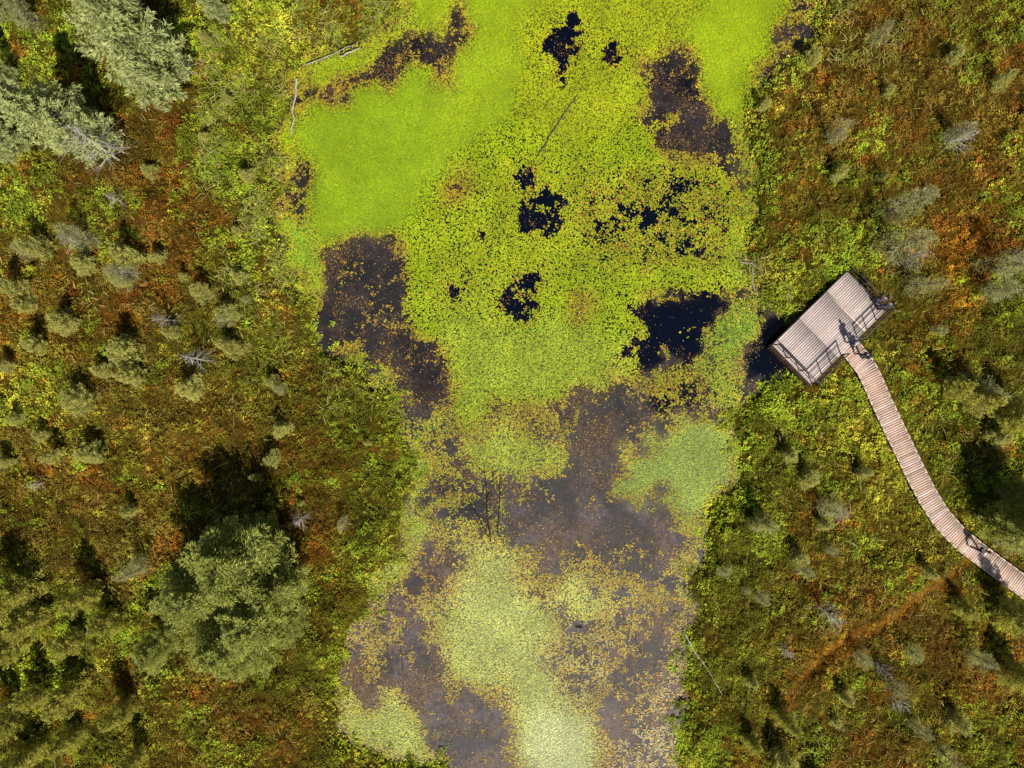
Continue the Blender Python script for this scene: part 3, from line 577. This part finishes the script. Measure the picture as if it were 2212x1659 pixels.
# ---------------------------------------------------------------- people
def pmat(n,c,r=.8): return mat(n,r,.2,0,(20,.9,1.1,1),colattr=False,base=c)
M_skin=pmat('skin',(.45,.26,.18),.6); M_eye=pmat('eye',(.02,.015,.01)); M_lip=pmat('lips',(.35,.12,.10)); 
def skinmesh(islands,name,mats,sub=1):
    V=[];E_=[];R=[];roots=[]
    for verts,edges,rads in islands:
        o=len(V); roots.append(o); V+=verts; E_+=[(a+o,b_+o) for a,b_ in edges]; R+=rads
    me=bpy.data.meshes.new(name+'_s'); me.from_pydata([tuple(v) for v in V],E_,[])
    o=bpy.data.objects.new('tmp',me); COL.objects.link(o)
    md=o.modifiers.new('s','SKIN'); md.use_smooth_shade=True
    sv=me.skin_vertices[0].data
    for i,rd in enumerate(R):
        sv[i].radius=(rd,rd) if not isinstance(rd,tuple) else rd; sv[i].use_root=(i in roots)
    if sub: o.modifiers.new('u','SUBSURF').levels=sub; o.modifiers['u'].render_levels=sub
    dg=bpy.context.evaluated_depsgraph_get(); m2=bpy.data.meshes.new_from_object(o.evaluated_get(dg)); m2.name=name
    bpy.data.objects.remove(o); 
    m2.materials.clear()
    for m in mats: m2.materials.append(m)
    return m2
import bmesh
def person(px,py,z,face,shirt,pants,hair,label,walk=0.,reach=0.,bend=0.,bag=False):
    x,y=W(px,py,z); e=ob('person',None,label=label,category='person'); e.location=(x,y,z); e.rotation_euler=(0,0,face)
    V=lambda *a:Vector(a)
    pel=V(0,0,.92); ch=V(0,.05+bend*.25,1.30-bend*.05); ne=V(0,.06+bend*.38,1.46-bend*.09); 
    hd=ne+V(0,.03+bend*.03,.15)
    def leg(s,w):
        hip=V(s*.095,0,.90); kn=V(s*.10,.05+w*.22,.49+abs(w)*.01); an=V(s*.10,-.02+w*.30-(.12 if w<0 else 0),.085+(.05 if w<0 else 0)); toe=an+V(0,.19,-.05)
        return hip,kn,an,toe
    def arm(s,w):
        sh=ch+V(s*.19,0,.09); el=sh+V(s*.06,w*.16+reach*.16,-.27+reach*.08); wr=el+V(-s*.02,.07+w*.1+reach*.2,-.22+reach*.18)
        hn=wr+(wr-el).normalized()*.08; return sh,el,wr,hn
    LL_=leg(-1,walk);RL=leg(1,-walk);LA=arm(-1,-walk);RA=arm(1,walk)
    body=[pel,V(0,.02,1.08)+V(0,bend*.1,0),ch,ne,hd-V(0,0,.04)]; ed=[(0,1),(1,2),(2,3),(3,4)]; rd=[(.13,.10),(.12,.09),(.15,.10),.055,.065]
    for L_ in (LL_,RL):
        o=len(body); body+=list(L_); ed+=[(0,o),(o,o+1),(o+1,o+2),(o+2,o+3)]; rd+=[.085,.058,.04,.035]
    for A_ in (LA,RA):
        o=len(body); body+=list(A_); ed+=[(2,o),(o,o+1),(o+1,o+2),(o+2,o+3)]; rd+=[.052,.040,.028,(.038,.018)]
    isl=[(body,ed,rd)]
    for s,A_ in ((-1,LA),(1,RA)):
        d=(A_[3]-A_[2]).normalized(); side=V(0,1,0) if abs(d.y)<.7 else V(1,0,0); side=(side-d*side.dot(d)).normalized(); cur=d.cross(side)*(1 if s<0 else -1)
        for k,ln in enumerate((.07,.08,.075,.06)):
            b0=A_[3]-d*.02+side*(k-1.5)*.019; isl.append(([b0,b0+d*ln*.6,b0+d*ln+cur*.02,b0+d*(ln+.015)+cur*.035],[(0,1),(1,2),(2,3)],[.009,.0085,.008,.007]))
        b0=A_[3]-d*.05+side*.028; isl.append(([b0,b0+side*.025+d*.025,b0+side*.035+d*.055],[(0,1),(1,2)],[.011,.010,.008]))
    bm_=skinmesh(isl,'body',[M_skin,M_eye,M_lip])
    bm=bmesh.new(); bm.from_mesh(bm_)
    hc=hd+V(0,.015,.03)
    r_=bmesh.ops.create_uvsphere(bm,u_segments=16,v_segments=12,radius=1)
    for v in r_['verts']:
        q=v.co.copy(); f=1-.25*max(0,-q.z)*(1 if q.y<.2 else .5)
        v.co=hc+V(q.x*.076*f,q.y*.095,q.z*.118)
    def blobm(c,sx,sy,sz,mi):
        r_=bmesh.ops.create_uvsphere(bm,u_segments=8,v_segments=6,radius=1); vs=set(r_['verts'])
        for v in vs: v.co=hc+V(c[0]+v.co.x*sx,c[1]+v.co.y*sy,c[2]+v.co.z*sz)
        for f in bm.faces:
            if f.verts[0] in vs: f.material_index=mi
    blobm((0,.098,-.02),.013,.022,.024,0); blobm((-.03,.085,.008),.011,.008,.008,1); blobm((.03,.085,.008),.011,.008,.008,1); blobm((0,.086,-.055),.024,.008,.007,2)
    blobm((-.078,0,-.01),.012,.022,.032,0); blobm((.078,0,-.01),.012,.022,.032,0)
    for f in bm.faces: f.smooth=True
    bm.to_mesh(bm_); bm.free(); ob('body',bm_,e)
    tv=[pel+V(0,0,.02),V(0,.02+bend*.1,1.08),ch,ne-V(0,0,.03)]; te=[(0,1),(1,2),(2,3)]; tr_=[(.145,.115),(.135,.105),(.165,.115),.07]
    for A_ in (LA,RA):
        o=len(tv); tv+=[A_[0],A_[1],A_[1].lerp(A_[2],.9)]; te+=[(2,o),(o,o+1),(o+1,o+2)]; tr_+=[.068,.054,.042]
    ob('shirt',skinmesh([(tv,te,tr_)],'shirt',[pmat('shirt_cloth',shirt)]),e)
    pv=[pel]; pe=[]; pr_=[(.15,.12)]
    for L_ in (LL_,RL):
        o=len(pv); pv+=[L_[0],L_[1],L_[1].lerp(L_[2],.92)]; pe+=[(0,o),(o,o+1),(o+1,o+2)]; pr_+=[.10,.073,.056]
    ob('trousers',skinmesh([(pv,pe,pr_)],'trousers',[pmat('trouser_cloth',pants)]),e)
    for L_ in (LL_,RL):
        ob('shoe',skinmesh([([L_[2]-V(0,.04,.045),L_[2]+V(0,.08,-.05),L_[3]+V(0,.02,-.005)],[(0,1),(1,2)],[(.045,.04),(.045,.035),(.035,.025)])],'shoe',[pmat('shoe_leather',(.05,.045,.04))]),e)
    bm=bmesh.new(); r_=bmesh.ops.create_uvsphere(bm,u_segments=16,v_segments=12,radius=1)
    for v in r_['verts']:
        q=v.co.copy(); v.co=hc+V(q.x*.088,q.y*.104-.016,q.z*.122+.014)
    dl=[v for v in bm.verts if (v.co.z-hc.z<.03 and v.co.y-hc.y>.01) or v.co.z-hc.z<-.085]
    bmesh.ops.delete(bm,geom=dl,context='VERTS')
    for f in bm.faces: f.smooth=True
    me=bpy.data.meshes.new('hair'); bm.to_mesh(me); bm.free(); me.materials.append(pmat('hair_strands',hair)); ob('hair',me,e)
    if bag:
        D=B(); c=ch+V(0,-.2,-.08); 
        for k,(sx,sy,sz) in enumerate(((.15,.07,.2),(.12,.09,.16),(.13,.075,.10))): D.box(tuple(c+V(0,-.02*k,-.03*k)),(sx,0,0),(0,sy,0),(0,0,sz),(.03,.035,.06))
        me=D.mesh('backpack',[M_metal]); bo=ob('backpack',me,e)
        m_=bo.modifiers.new('b','BEVEL'); m_.width=.03; m_.segments=2
person(2101,1181,.64,math.radians(55),(.85,.85,.83),(.10,.11,.15),(.03,.02,.015),'person in white shirt and dark trousers walking on boardwalk',walk=.9)
person(1833,742,ZD,math.radians(40),(.55,.62,.70),(.08,.10,.16),(.04,.03,.02),'person in pale blue top stepping onto the platform',walk=.6)
person(1853,768,.93,math.radians(35),(.05,.05,.06),(.10,.12,.17),(.02,.015,.01),'person in dark jacket and jeans entering from boardwalk',walk=.7,bag=True)
person(1893,666,ZD,math.radians(-50),(.06,.06,.08),(.04,.04,.05),(.03,.02,.015),'person in dark clothes leaning on platform railing',reach=.9,bend=.5)
person(1884,652,ZD,math.radians(-45),(.14,.10,.11),(.05,.06,.09),(.03,.02,.015),'person in dark top and trousers leaning at platform railing',reach=.8,bend=.3)
# ---------------------------------------------------------------- light, sky, camera
el=math.radians(49); azv=Vector((.34,-.94,0)).normalized()
sv=Vector((azv.x*math.cos(el),azv.y*math.cos(el),math.sin(el)))
sl=bpy.data.lights.new('sun','SUN'); sl.energy=5.0; sl.angle=math.radians(.5); sl.color=(1,.94,.84)
so=bpy.data.objects.new('sun',sl); COL.objects.link(so); so.rotation_euler=sv.to_track_quat('Z','Y').to_euler(); so.location=(20,-40,60)
w_=bpy.data.worlds.new('World'); scene.world=w_; w_.use_nodes=True; nt=w_.node_tree
sk=nt.nodes.new('ShaderNodeTexSky'); sk.sky_type='NISHITA'; sk.sun_disc=False; sk.sun_elevation=el; sk.sun_rotation=math.atan2(azv.x,azv.y)
nt.links.new(sk.outputs[0],nt.nodes['Background'].inputs[0]); nt.nodes['Background'].inputs[1].default_value=.055
cam=bpy.data.cameras.new('camera'); cam.sensor_width=36; cam.lens=36*H/(2212/S); cam.clip_end=2000
co=bpy.data.objects.new('camera',cam); COL.objects.link(co); co.location=(0,0,H); co.rotation_euler=(0,0,0); scene.camera=co
scene.view_settings.view_transform='Standard'; scene.view_settings.look='None'; scene.view_settings.exposure=0
